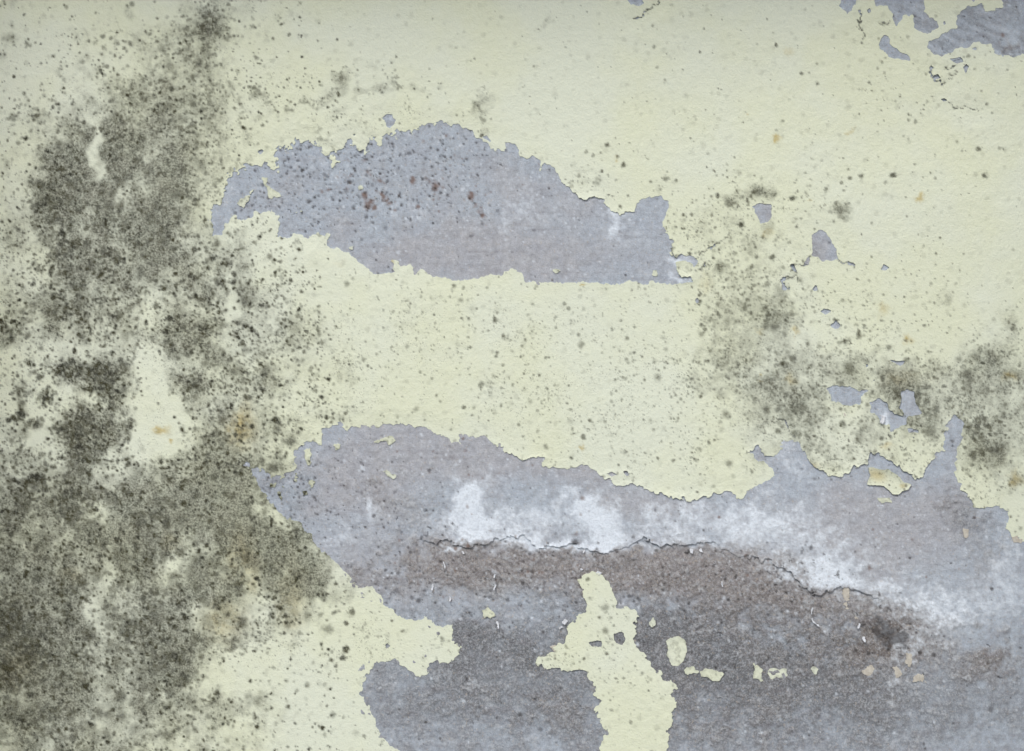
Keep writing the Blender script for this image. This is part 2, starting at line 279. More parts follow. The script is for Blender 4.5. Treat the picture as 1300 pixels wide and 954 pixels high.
def film_field(X, Y):
    wx = (fbm(X, Y, 26, 2, 501) - .5) * 22; wy = (fbm(X, Y, 26, 2, 502) - .5) * 22
    F = blobs(X + wx, Y + wy, FILM)
    st = fbm(X * 2.6, Y * .45, 40, 3, 505, .6)                  # damp runs down the wall
    F = 1.15 * (1 - np.exp(-F * (1.15 + .35 * (1 - sstep(380, 470, X)) + .1 * sstep(820, 900, X)))) - .8 * blobs(X + wx * 1.2, Y + wy * 1.2, GAP)
    n1 = fbm(X, Y, 60, 2, 51, .6); n2 = fbm(X, Y, 19, 3, 61, .65); n3 = fbm(X, Y, 6.5, 3, 71, .75)
    F = np.clip(F * (.62 + .5 * n1 + .35 * st) + .25 * (n2 - .5) * sstep(.02, .4, F), 0, 1.15)
    a = sstep(.0, 1.2, F + (n2 - .5) * .55 + (n3 - .5) * .5) * sstep(.02, .3, F) * (.56 + .26 * sstep(.75, 1.1, F))
    return a.astype(f32), F

# ------------------------------------------------------------------ materials
def lin(r, g, b, k=1.0):
    def f(c):
        c = c / 255
        return c / 12.92 if c <= .04045 else ((c + .055) / 1.055) ** 2.4
    return (f(r) * k, f(g) * k, f(b) * k, 1)

class Mat:
    def __init__(self, name, rough=.85):
        self.m = bpy.data.materials.new(name); self.m.use_nodes = True
        self.t = self.m.node_tree; self.t.nodes.clear()
        self.out = self.n('ShaderNodeOutputMaterial'); self.b = self.n('ShaderNodeBsdfPrincipled')
        self.b.inputs['Roughness'].default_value = rough
        self.b.inputs['Specular IOR Level'].default_value = .25
        self.l(self.b.outputs[0], self.out.inputs[0])
        self.co = self.n('ShaderNodeTexCoord').outputs['Object']
    def n(self, k): return self.t.nodes.new(k)
    def l(self, a, b): self.t.links.new(a, b)
    def attr(self, name):
        a = self.n('ShaderNodeAttribute'); a.attribute_name = name; return a.outputs['Fac']
    def noise(self, scale, detail=3, rough=.6, dist=0):
        a = self.n('ShaderNodeTexNoise'); a.inputs['Scale'].default_value = scale; a.inputs['Detail'].default_value = detail
        a.inputs['Roughness'].default_value = rough; a.inputs['Distortion'].default_value = dist
        self.l(self.co, a.inputs['Vector']); return a.outputs['Fac']
    def voro(self, scale, feature='F1'):
        a = self.n('ShaderNodeTexVoronoi'); a.feature = feature; a.inputs['Scale'].default_value = scale
        self.l(self.co, a.inputs['Vector']); return a.outputs['Distance']
    def ramp(self, v, a, b, lo=0, hi=1):
        r = self.n('ShaderNodeMapRange'); r.interpolation_type = 'SMOOTHSTEP'
        for i, q in zip(('From Min', 'From Max', 'To Min', 'To Max'), (a, b, lo, hi)): r.inputs[i].default_value = q
        self.l(v, r.inputs['Value']); return r.outputs[0]
    def math(self, op, a, b=0.0, clamp=False):
        m = self.n('ShaderNodeMath'); m.operation = op; m.use_clamp = clamp
        for i, q in enumerate((a, b)):
            if isinstance(q, (int, float)): m.inputs[i].default_value = q
            else: self.l(q, m.inputs[i])
        return m.outputs[0]
    def mix(self, fac, a, b, blend='MIX'):
        m = self.n('ShaderNodeMix'); m.data_type = 'RGBA'; m.blend_type = blend
        for s, q in ((m.inputs[0], fac), (m.inputs[6], a), (m.inputs[7], b)):
            if isinstance(q, (int, float)): s.default_value = q
            elif isinstance(q, tuple): s.default_value = q
            else: self.l(q, s)
        return m.outputs[2]
    def color(self, c):
        if isinstance(c, tuple): self.b.inputs['Base Color'].default_value = c
        else: self.l(c, self.b.inputs['Base Color'])
    def bump(self, h, dist, strength=1.0):
        b = self.n('ShaderNodeBump'); b.inputs['Distance'].default_value = dist; b.inputs['Strength'].default_value = strength
        self.l(h, b.inputs['Height']); self.l(b.outputs[0], self.b.inputs['Normal'])

def paint_material():
    m = Mat('aged_lime_paint', .72)
    c = m.mix(m.ramp(m.noise(3.2, 4), .4, .6), lin(222, 227, 208), lin(222, 226, 199))
    c = m.mix(m.ramp(m.noise(160, 3), .35, .7, 0, .35), c, lin(229, 232, 210))
    c = m.mix(m.attr('ochre'), c, lin(190, 170, 104))
    film = m.attr('film')
    grain = m.math('MULTIPLY', m.ramp(m.noise(260, 3, .7), .32, .66, .62, 1.2), m.ramp(m.noise(700, 2, .7), .3, .7, .8, 1.15))
    ff = m.math('MULTIPLY', film, grain, True)
    ff = m.math('MULTIPLY', ff, .9)
    tint = m.mix(m.ramp(m.noise(22, 3), .35, .65), lin(78, 80, 68), lin(80, 78, 66))
    c = m.mix(ff, c, tint)
    sp = m.ramp(m.voro(330), .18, .34, 1, 0)                 # hair-fine specks wherever growth is thick
    sp = m.math('MULTIPLY', sp, m.ramp(m.noise(130, 2), .45, .6))
    sp = m.math('MULTIPLY', sp, m.attr('dens'), True)
    c = m.mix(m.math('MULTIPLY', sp, .7), c, lin(58, 58, 44))
    dots = m.math('MULTIPLY', m.attr('dots'), m.ramp(m.noise(500, 2), .25, .6, .7, 1.1), True)
    c = m.mix(dots, c, m.mix(m.ramp(m.noise(60, 2), .4, .6), lin(46, 46, 36), lin(60, 58, 36)))
    c = m.mix(m.attr('crack'), c, lin(36, 38, 34))
    m.color(c)
    h = m.math('ADD', m.math('MULTIPLY', m.noise(75, 3, .6), .8), m.math('MULTIPLY', m.noise(300, 3, .65), .4))
    m.bump(h, .0024, .55)
    return m.m

def plaster_material(name='weathered_plaster'):
    m = Mat(name, .92)
    c = m.mix(m.attr('purple'), lin(181, 191, 201), lin(181, 182, 186))
    c = m.mix(m.ramp(m.noise(30, 4), .3, .7, 0, .35), c, lin(164, 171, 184))
    g = m.noise(300, 4, .8)
    c = m.mix(m.attr('dark'), c, m.mix(m.ramp(g, .35, .65), lin(100, 101, 102), lin(126, 128, 130)))
    c = m.mix(m.attr('brown'), c, m.mix(m.ramp(m.noise(180, 3), .35, .65), lin(108, 95, 85), lin(146, 139, 132)))
    c = m.mix(m.ramp(g, .47, .62, 0, .55), c, m.mix(.5, c, lin(226, 230, 236)))
    c = m.mix(m.ramp(m.noise(340, 3, .8), .50, .64, 0, .55), c, m.mix(.45, c, lin(70, 74, 84)))
    c = m.mix(m.ramp(m.noise(75, 4, .75), .45, .62, 0, .8), c, m.mix(.34, c, lin(112, 108, 110)))
    c = m.mix(m.ramp(m.noise(38, 5, .75), .52, .66, 0, .6), c, m.mix(.4, c, lin(222, 224, 226)))
    c = m.mix(m.ramp(m.noise(190, 2, .6), .62, .70, 0, .4), c, lin(190, 176, 158))
    mp = m.n('ShaderNodeMapping'); mp.inputs['Scale'].default_value = (1, 1, 7); m.l(m.co, mp.inputs['Vector'])   # trowel drags
    tr = m.n('ShaderNodeTexNoise'); tr.inputs['Scale'].default_value = 11; tr.inputs['Detail'].default_value = 5; tr.inputs['Roughness'].default_value = .7
    m.l(mp.outputs[0], tr.inputs['Vector'])
    c = m.mix(m.ramp(tr.outputs['Fac'], .5, .66, 0, .7), c, m.mix(.3, c, lin(120, 114, 118)))
    salt = m.math('MULTIPLY', m.attr('salt'), m.ramp(m.noise(240, 4, .7), .25, .65, .62, 1.1), True)
    c = m.mix(salt, c, lin(230, 238, 246))
    c = m.mix(m.attr('rust'), c, lin(118, 92, 78))
    c = m.mix(m.attr('pits'), c, lin(54, 50, 49))
    m.color(c)
    h = m.math('ADD', m.noise(330, 4, .8), m.math('MULTIPLY', m.noise(140, 3), .5))
    rg = m.math('MULTIPLY', m.math('ADD', m.attr('brown'), m.attr('dark')), m.noise(210, 3, .7))
    h = m.math('ADD', h, m.math('MULTIPLY', rg, 1.3))
    m.bump(h, .0016, .7)
    return m.m

def plain(name, c1, c2, scale, rough=.9, bump=.002):
    m = Mat(name, rough)
    m.color(m.mix(m.ramp(m.noise(scale, 5, .65), .35, .65), c1, c2))
    m.bump(m.noise(scale * 9, 4, .7), bump, .6)
    return m.m

M_PAINT = paint_material()
M_PLASTER = plaster_material()
M_OLD = plain('old_peach_paint', lin(205, 200, 188), lin(186, 179, 166), 120, .8, .0008)
M_CURL = plain('pale_paint_back', lin(214, 216, 218), lin(196, 200, 206), 200, .8, .0006)
M_STONE = plain('masonry', lin(140, 136, 130), lin(118, 114, 108), 9)
M_GROUND = plain('packed_earth', lin(104, 102, 98), lin(84, 82, 80), 3, .95, .01)

# ------------------------------------------------------------------ mesh building
def raw_mesh(name, V, polys, smooth, attrs, mat, parent):
    """polys: list of (n, k) int arrays; smooth: list of bools; attrs: name -> per-vertex array"""
    me = bpy.data.meshes.new(name)
    me.vertices.add(len(V)); me.vertices.foreach_set('co', V.astype(f32).ravel())
    polys = [(p, s) for p, s in zip(polys, smooth) if len(p)]
    nl = sum(p.size for p, s in polys); npoly = sum(len(p) for p, s in polys)
    me.loops.add(nl); me.polygons.add(npoly)
    me.loops.foreach_set('vertex_index', np.concatenate([p.ravel() for p, s in polys]).astype(np.int32))
    tot = np.concatenate([np.full(len(p), p.shape[1]) for p, s in polys]).astype(np.int32)
    me.polygons.foreach_set('loop_start', np.concatenate([[0], np.cumsum(tot)[:-1]]).astype(np.int32))
    me.polygons.foreach_set('use_smooth', np.concatenate([np.full(len(p), s) for p, s in polys]))
    me.update(calc_edges=True)
    for k, v in (attrs or {}).items():
        a = me.attributes.new(k, 'FLOAT', 'POINT'); a.data.foreach_set('value', np.ascontiguousarray(v, dtype=f32))
    me.materials.append(mat)
    o = bpy.data.objects.new(name, me); C.objects.link(o)
    if parent: o.parent = parent
    return o

def layer(name, X, Y, F, H, skirt, attrs, mat, parent):
    """sheet on the wall covering F > 0 (px units), H = height towards the viewer in m; ragged rim closed by a skirt"""
    ny, nx = F.shape
    F = np.where(np.abs(F) < 1e-3, 1e-3, F)
    ins = F > 0
    ids = np.full(F.shape, -1, dtype=np.int64); n0 = ins.sum(); ids[ins] = np.arange(n0)
    names = list(attrs)
    stack = [X, Y, H] + [attrs[k] for k in names]
    D = [[s[ins] for s in stack]]
    eh = ins[:, :-1] != ins[:, 1:]; ev = ins[:-1] != ins[1:]
    hid = np.full(eh.shape, -1, dtype=np.int64); nh = eh.sum(); hid[eh] = n0 + np.arange(nh)
    vid = np.full(ev.shape, -1, dtype=np.int64); nv = ev.sum(); vid[ev] = n0 + nh + np.arange(nv)
    t = (F[:, :-1][eh] / (F[:, :-1][eh] - F[:, 1:][eh]))
    D.append([s[:, :-1][eh] * (1 - t) + s[:, 1:][eh] * t for s in stack])
    t = (F[:-1][ev] / (F[:-1][ev] - F[1:][ev]))
    D.append([s[:-1][ev] * (1 - t) + s[1:][ev] * t for s in stack])
    cor = [ids[:-1, :-1], ids[1:, :-1], ids[1:, 1:], ids[:-1, 1:]]          # a d c b, counter-clockwise to the viewer
    sg = [ins[:-1, :-1], ins[1:, :-1], ins[1:, 1:], ins[:-1, 1:]]
    edg = [vid[:, :-1], hid[1:, :], vid[:, 1:], hid[:-1, :]]
    code = sg[0] * 1 + sg[1] * 2 + sg[2] * 4 + sg[3] * 8
    polys = []; segs = []
    for cs in range(1, 16):
        m = code == cs
        if not m.any(): continue
        bits = [(cs >> k) & 1 for k in range(4)]; col = []; ex = []
        for k in range(4):
            if bits[k]: col.append(cor[k][m])
            if bits[k] != bits[(k + 1) % 4]:
                col.append(edg[k][m]); ex.append((bits[k], edg[k][m]))
        polys.append(np.stack(col, 1))
        for q, (b, e) in enumerate(ex):
            if b: segs.append(np.stack([e, ex[(q + 1) % len(ex)][1]], 1))
    cols = [np.concatenate([d[k] for d in D]) for k in range(len(stack))]
    nb = len(cols[0])
    if segs:
        sgs = np.concatenate(segs); p, q = sgs[:, 0], sgs[:, 1]; ns = len(p)
        top = [c[np.concatenate([q, p])] for c in cols]
        bot = [c.copy() for c in top]; bot[2] = bot[2] - skirt
        cols = [np.concatenate([c, a, b]) for c, a, b in zip(cols, top, bot)]
        i = np.arange(ns)
        polys.append(np.stack([nb + i, nb + ns + i, nb + 3 * ns + i, nb + 2 * ns + i], 1))
    V = np.stack([(cols[0] - 650) * S, -cols[2], ZC - (cols[1] - 477) * S], 1)
    return raw_mesh(name, V, polys, [True] * (len(polys) - (1 if segs else 0)) + [False], {k: cols[3 + i] for i, k in enumerate(names)}, mat, parent)

def window(poly, pad, step):
    P = np.array(poly)
    xs = np.arange(P[:, 0].min() - pad, P[:, 0].max() + pad + step, step)
    ys = np.arange(P[:, 1].min() - pad, P[:, 1].max() + pad + step, step)
    return np.meshgrid(xs.astype(f32), ys.astype(f32))

def box(name, x0, x1, y0, y1, z0, z1, mat, parent=None):
    V = np.array([(x, y, z) for z in (z0, z1) for y in (y0, y1) for x in (x0, x1)])
    P = np.array([(0, 1, 5, 4), (1, 3, 7, 5), (3, 2, 6, 7), (2, 0, 4, 6), (4, 5, 7, 6), (2, 3, 1, 0)])
    return raw_mesh(name, V, [P], [False], None, mat, parent)

# ------------------------------------------------------------------ setting: ground, the wall's body and added shade casters
g = raw_mesh('ground', np.array([(-300, -300, 0), (300, -300, 0), (300, 300, 0), (-300, 300, 0)], dtype=f32), [np.array([[0, 1, 2, 3]])], [False], None, M_GROUND, None)
g['kind'] = 'structure'

wall = bpy.data.objects.new('plastered_wall', None); C.objects.link(wall)
wall['label'] = 'pale yellow-green painted wall with grey peeled patches and black mould'
wall['category'] = 'wall'; wall['kind'] = 'thing'
WX, WTOP = 4.0, 3.1
X0, X1 = 650 - WX / S, 650 + WX / S
Y0, Y1 = 477 - (WTOP - ZC) / S, 477 + ZC / S
box('masonry', -WX, WX, .006, .30, 0, WTOP, M_STONE, wall)
box('coping', -WX - .04, WX + .04, -.05, .35, WTOP + .001, WTOP + .08, M_STONE, wall)
box('added_shade_eave', -WX - .04, WX + .04, -.40, -.006, 2.70, 2.78, M_STONE, wall)  # added overhang, out of view, to dim the top of the wall
box('added_shade_pier', -1.71, -1.30, -.50, -.008, 0, 2.699, M_STONE, wall)  # added block, out of view, to shade the left side
box('added_shade_pier', 1.36, 1.78, -.50, -.008, 0, 2.699, M_STONE, wall)  # its added twin, cutting sky light on the right

# ------------------------------------------------------------------ plaster fields
SALT = [(600,684,30,7,.5),(650,682,26,8,.5),(690,690,30,7,.5),(730,690,24,7,.5),(790,686,30,7,.4),(850,688,30,6,.3),(900,688,30,6,.3),(600,632,34,15,.85,-35),(612,668,34,14,1.0,-15),(590,640,20,22,.6),(585,610,14,12,.4),(470,645,6,16,.55),(500,652,40,14,.3),(540,665,30,12,.25),(684,664,34,20,.55),(700,690,40,8,.4),(742,648,26,18,1.0),(764,664,22,16,.95),(765,690,22,12,1.0),(720,632,40,14,.35),
  (830,668,60,22,.36),(850,640,60,14,.2),(905,665,60,26,.34),(960,664,50,24,.28),(1010,650,80,44,.22),(1000,690,60,26,.3),(1110,735,90,30,.22),(1045,738,26,10,1.0),(1030,722,30,12,.8),(1060,706,60,26,.32),(1130,752,40,16,.42),(1180,775,44,18,.4),(1250,770,60,26,.45),(1200,800,30,30,.3),(1010,592,20,20,.3),(1002,575,12,16,.2),(1280,720,26,34,.45),
  (572,699,17,3.5,.75,-8),(770,280,12,12,.7),(775,295,8,8,.5),(655,255,34,22,.3),(700,285,40,26,.2),(520,268,60,10,.3),(640,300,6,26,.25),(800,300,30,40,.18),(868,330,16,6,.8),(866,356,12,6,.6),(1085,740,20,8,.4),(1120,535,7,9,.9),(1150,510,8,14,.4),(450,690,30,30,.22),(420,680,20,20,.25),(650,770,34,40,.25),(640,862,120,14,.22),(500,860,40,20,.15),(1020,860,60,30,.1),(1210,100,90,60,-.2),(1170,860,60,40,.3),(1150,820,26,16,.3)]
DARK = [(640,800,200,90,.42),(900,810,230,90,.48),(1150,860,220,80,.45),(800,930,520,90,.5),(560,860,110,40,.3),(834,822,24,24,.75),(822,800,18,20,.6),(600,812,50,18,.3),(588,800,16,14,.35),(880,800,70,34,.25),(1000,845,90,30,.3),(1078,822,16,12,.7),(1128,806,30,18,.75),(1150,818,22,12,.6),(668,842,24,14,.3),(900,850,80,24,.3),(480,720,60,34,.2),
  (345,612,34,26,.34),(380,650,26,30,.3),(1240,670,26,26,.45),(1210,640,26,26,.3),(1250,28,50,30,.18),(1170,25,30,30,.2),(1245,555,20,20,.3),(1040,325,14,20,.25),(970,268,10,12,.3),(360,600,40,30,.15),(420,600,30,40,.12),(1212,560,10,20,.2)]
BROWN = [(780,735,280,44,.34),(960,770,130,50,.36),(1130,806,40,30,.6),(1210,835,100,44,.3),(1060,830,90,40,.3),(860,910,300,60,.3),(600,712,70,22,.5),(700,712,110,22,.5),(620,735,50,20,.5),(920,718,70,24,.7),(1000,735,40,26,.7),(860,710,60,18,.5),(1130,800,26,20,1.0),(1150,772,44,14,.75,15),(1262,838,34,22,.5),(1236,790,34,20,.28),(1180,820,24,30,.4),(520,652,34,20,.55),(500,735,60,22,.45),(470,620,44,30,.4),(560,690,50,20,.4),(1255,710,30,18,.45),(1080,760,40,24,.5),(1040,760,30,20,.4),(588,580,20,24,.25),(745,258,14,6,.4),(540,250,60,20,.12),(730,240,20,14,.2),(1280,60,10,8,.7),(1298,50,12,14,.5),(800,740,80,20,.35),(1080,825,14,10,.6),(1195,650,30,20,.3)]
PURPLE = [(560,325,130,34,.85),(640,235,60,30,.45),(740,258,50,24,.5),(700,320,120,34,.5),(560,560,120,24,.6),(480,590,80,40,.5),(650,590,80,20,.7),(760,600,60,20,.6),(830,640,80,16,.5),(1080,650,80,50,.5),(1150,680,80,44,.6),(1040,325,16,24,.9),(968,268,12,14,.8),(640,5,12,10,.9),(600,720,260,40,.6),(900,730,160,40,.6),(450,620,60,40,.6),(1200,640,40,30,.4)]

def plaster_attrs(X, Y):
    n1 = fbm(X, Y, 40, 3, 201); n2 = fbm(X, Y, 12, 3, 211); n3 = fbm(X, Y, 4.5, 2, 221, .7)
    wx = (n1 - .5) * 30; wy = (n2 - .5) * 16
    XX, YY = X + wx, Y + wy
    A = {}
    A['salt'] = np.clip(sstep(.1, 1.1, blobs(XX, YY, SALT, 1.05) + (n1 - .5) * .2 + (n2 - .5) * .45 + (n3 - .5) * .42 + (fbm(X, Y, 2.6, 2, 231) - .5) * .3), 0, .97)
    A['dark'] = np.clip(sstep(.05, 1.2, blobs(XX, YY, DARK, 1.05) + (n1 - .5) * .35 + (n2 - .5) * .4 + (n3 - .5) * .3), 0, .95)
    A['brown'] = np.clip(sstep(.12, 1.2, blobs(XX, YY, BROWN, 1.05) + (n1 - .5) * .2 + (n2 - .5) * .45 + (n3 - .5) * .35), 0, .7)
    A['purple'] = np.clip(sstep(.0, .9, blobs(XX, YY, PURPLE, 1.05) + (n1 - .5) * .5 + .12), 0, 1)
    if Y.min() < 40 and X.max() > 1170:                          # wire-brushed streaks in the upper chips
        sk = fbm((X + Y * .55) * .35, (Y - X * .55) * 1.6, 9, 3, 241, .7)
        m_ = sstep(1120, 1180, X) * (1 - sstep(80, 100, Y))
        A['dark'] = np.clip(A['dark'] + m_ * sstep(.45, .85, sk) * .4, 0, .95); A['salt'] = np.clip(A['salt'] + m_ * sstep(.6, .95, 1 - sk) * .25, 0, 1)
    A['rust'] = np.zeros_like(X, dtype=f32); A['pits'] = np.clip(sstep(.35, 1.1, blobs(XX, YY, [(1126,804,26,15,1.0,20),(1148,816,16,9,.8),(1080,824,10,8,.8),(834,820,16,18,.55),(1115,790,12,8,.6)], 1.05) + (n3 - .5) * .9 + (n2 - .5) * .4) * .7, 0, .7)
    return A, n1, n2, n3

def pick(n, lst, lo=0.0):
    """n candidate points kept in proportion to a blob density"""
    px = rng.uniform(250, 1400, n); py = rng.uniform(-40, 960, n)
    d = blobs(px[None, :].astype(f32), py[None, :].astype(f32), lst)[0] + lo
    k = rng.random(n) < d
    return px[k], py[k]

PIT_D = [(420,215,110,46,.4),(520,215,90,40,.35),(350,260,60,30,.3),(345,615,30,26,.5),(385,660,26,26,.45),(640,760,140,60,.15),(380,225,90,50,.6),(480,200,90,40,.6),(540,200,70,40,.5),(430,260,90,30,.45),(560,240,60,30,.25),(430,620,80,50,.4),(380,630,40,30,.4),(520,660,60,30,.25),(600,730,120,34,.35),(900,735,130,34,.4),(700,720,120,24,.3),(1010,745,50,30,.4),(1220,40,80,40,.2),(900,820,120,40,.25),(1130,805,40,30,.5),(480,740,60,30,.3)]
pit_x, pit_y = pick(34000, PIT_D, .05)
pit_r = np.exp(rng.normal(-.05, .38, len(pit_x))); pit_a = rng.uniform(.3, .85, len(pit_x))
RUST_D = [(480,240,70,26,.5),(570,225,60,40,.35),(640,620,300,60,.05),(1100,660,120,50,.12),(900,730,110,30,.3),(620,730,110,26,.3),(480,248,30,16,.9),(465,252,14,8,.8),(495,245,14,10,.8),(540,240,60,30,.4),(580,235,60,40,.3),(420,245,30,12,.3),(612,245,14,26,.7),(440,212,26,20,.25),(520,222,50,20,.35),(604,262,10,12,.5),(620,700,90,20,.35),(520,600,120,50,.12),(690,650,20,10,.1),(560,720,80,30,.2),(1270,55,26,14,.4),(1100,700,160,60,.06)]
rx_, ry_ = pick(6500, RUST_D)
rust_x = np.concatenate([rx_, [470,466,476,487,491,484,494,463,550,552,523,524,417,409,604,608,612,597,599]])
rust_y = np.concatenate([ry_, [257,262,264,251,255,247,258,249,254,237,226,229,241,243,262,268,274,250,248]])
rust_r = np.concatenate([np.exp(rng.normal(.1, .4, len(rx_))), rng.uniform(2, 4.2, 19)]); rust_a = np.concatenate([rng.uniform(.3, .75, len(rx_)), np.full(19, .8)])

cvx, cvy = pick(2600, [(600,725,90,24,.5),(700,712,90,18,.4),(900,728,100,26,.6),(1000,735,50,30,.8),(850,790,120,50,.12),(1130,800,40,24,.6),(1060,770,50,30,.3),(1250,825,40,30,.3),(480,660,60,40,.12),(520,640,40,30,.15)])
for cx0, cy0 in zip(cvx, cvy):
    a0 = rng.uniform(0, 6.28); nst = rng.integers(3, 8); st = []
    for q in range(nst):
        st.append((cx0, cy0)); a0 += rng.normal(0, .5); cx0 += math.cos(a0) * 1.1; cy0 += math.sin(a0) * 1.1
    st = np.array(st)
    pit_x = np.concatenate([pit_x, st[:, 0]]); pit_y = np.concatenate([pit_y, st[:, 1]]); pit_r = np.concatenate([pit_r, np.full(nst, rng.uniform(.5, 1.1))]); pit_a = np.concatenate([pit_a, np.full(nst, rng.uniform(.5, .95))])

lit_x, lit_y = pick(30000, [(480,220,180,70,.35),(700,270,120,60,.3),(560,600,200,60,.2),(1100,680,150,60,.3),(620,730,160,40,.25),(950,740,160,50,.25)], .06)
lit_r = np.exp(rng.normal(-.1, .3, len(lit_x))); lit_a = rng.uniform(.2, .65, len(lit_x))

def finish_plaster(A, X, Y, n3):
    splat(A['pits'], X[0], Y[:, 0], n3, pit_x, pit_y, pit_r, pit_a)
    splat(A['salt'], X[0], Y[:, 0], n3, lit_x, lit_y, lit_r, lit_a)
    splat(A['rust'], X[0], Y[:, 0], n3, rust_x, rust_y, rust_r, rust_a, .6)

STEP = 1.5
# backing coat right across the wall, seen only through cracks and pinholes
def spread(lo, hi, a, b, step, ratio):
    c = list(np.arange(lo, hi + step * .5, step)); s = step; u = c[0]; left = []
    while u > a:
        s *= ratio; u -= s; left.append(max(u, a))
    s = step; u = c[-1]; right = []
    while u < b:
        s *= ratio; u += s; right.append(min(u, b))
    return np.array(left[::-1] + c + right, dtype=f32)
bx = spread(-30, 1450, X0, X1, 6, 1.08); by = spread(-30, 984, Y0, Y1, 6, 1.08)
BX, BY = np.meshgrid(bx, by)
A, n1, n2, n3 = plaster_attrs(BX, BY)
layer('plaster_coat', BX, BY, np.full(BX.shape, 5, f32), (-.0014 - .006 * sstep(-9, 0, sdf(BX, BY, H2, 30))).astype(f32), .001, A, M_PLASTER, wall)

# traced lower edge of the skim coat in the big lower patch
SKIM = (T(310,520,(720,610),(800,625),(870,620),(880,640),(915,650),(990,620),(1000,640),(1040,655),(1080,680),(1130,665),(1190,650),(1225,632))
  + T(630,540,(0,555),(30,545),(140,525),(165,575),(205,605),(240,590),(270,580),(310,600),(360,585),(410,580),(450,600),(530,625),(600,605),(650,580),(690,555),(740,545),
  (800,590),(850,580),(920,590),(970,575),(1010,570),(1100,590),(1200,640))
  + T(960,634,(30,290),(60,295),(110,325),(170,350),(200,390),(240,420),(290,460),(340,440),(400,425),(480,435),(560,470),(650,510),(720,550),(790,560),(850,590),(1000,560),(1300,640))
  + [(1380,800),(1420,640),(1240,600),(1225,520),(1195,520),(1150,590),(1060,585),(1000,540),(930,590),(830,600),(700,560),(560,530),(480,525),(455,600),(470,660)])

def patch(name, poly, step, label, rough=1.0, recess=None):
    X, Y = window(poly, 16, step)
    d = sdf(X, Y, poly, 20)
    A, n1, n2, n3 = plaster_attrs(X, Y); finish_plaster(A, X, Y, n3)
    H = (n1 - .5) * .0005 + (n2 - .5) * .0004 * rough + (n3 - .5) * .0003 * rough - .0003
    H -= A['pits'] * .0007
    if recess is not None:
        H = recess(X, Y, d, H, A, n2, n3)
    F = d + 12 + (n2 - .5) * 4
    o = layer(name, X, Y, F, H.astype(f32), .004, A, M_PLASTER, wall)
    o['label'] = label
    return o

def rec2(X, Y, d, H, A, n2, n3):
    r = sstep(2, 26, d) * sstep(500, 575, X) * (1 - sstep(1060, 1180, X)) * sstep(630, 668, Y) * (1 - .65 * sstep(770, 860, Y))
    rg = np.clip(A['brown'] * 1.0 + A['dark'] * .7, 0, 1)
    return H - r * (.0010 + .0022 * sstep(.3, .7, fbm(X, Y, 50, 2, 307))) + rg * ((n2 - .5) * .0010 + (n3 - .5) * .0012)

patch('bare_plaster', H1, STEP, 'long grey-blue peeled patch dotted with brown specks and black pits', .7)
patch('bare_plaster', H2, STEP, 'broad grey peeled patch with dark rough mortar below a white salt band', 1.2, rec2)
patch('bare_plaster', HD, 2, 'streaky blue-grey peeled patch, largest of its cluster')
patch('bare_plaster', HB, 2, 'hooked blue-grey peeled patch beside the streaky one')
patch('bare_plaster', HA, 2, 'small wedge of bare blue-grey plaster')
patch('bare_plaster', HC, 2, 'small slanting bare chip under the hooked patch')
patch('bare_plaster', HE, 2, 'small purple-grey shield-shaped bare chip under a mould smudge')
patch('bare_plaster', HF, 2, 'purple-grey bare chip with cracks running from its corners')
patch('bare_plaster', HH, 2, 'blue leaf-shaped bare chip in the mouldy paint')
patch('bare_plaster', HI, 2, 'ragged pale blue bare chip with a white fleck')
patch('bare_plaster', HJ, 2, 'upright blue-grey bare chip edged with dark mould')
patch('bare_plaster', HG, 2, 'tiny blue bare chip above the long peeled patch')
patch('bare_plaster', HT, 2, 'tiny purple bare spot beside a short crack')

X, Y = window(SKIM, 8, STEP)
A, n1, n2, n3 = plaster_attrs(X, Y); finish_plaster(A, X, Y, n3)
Fs = sdf(X, Y, SKIM, 30) + (fbm(X, Y, 14, 4, 301, .75) - .5) * 12
Hs = (n1 - .5) * .0010 + (n2 - .5) * .0004 + (n3 - .5) * .0002 + .0002 + A['salt'] * ((n2 - .3) * .0006 + (n3 - .5) * .0004)
lip = np.exp(-np.clip(Fs, 0, 60) / 7) * sstep(540, 600, X) * (1 - sstep(1010, 1060, X)) * sstep(640, 660, Y)
Hs += lip * .0012 * sstep(.3, .65, fbm(X, Y, 46, 2, 305))
Hs -= .0035 * (1 - sstep(480, 560, X + (n1 - .5) * 60)) + .0035 * sstep(1085, 1190, X + (n1 - .5) * 80)
Hs -= .004 * (1 - sstep(0, 10, sdf(X, Y, H2, 14) + 13))
o = layer('skim_coat', X, Y, Fs, Hs.astype(f32), .0028, A, M_PLASTER, wall)
o['label'] = 'broken pale blue-grey skim coat with powdery white salt along its ragged edge'

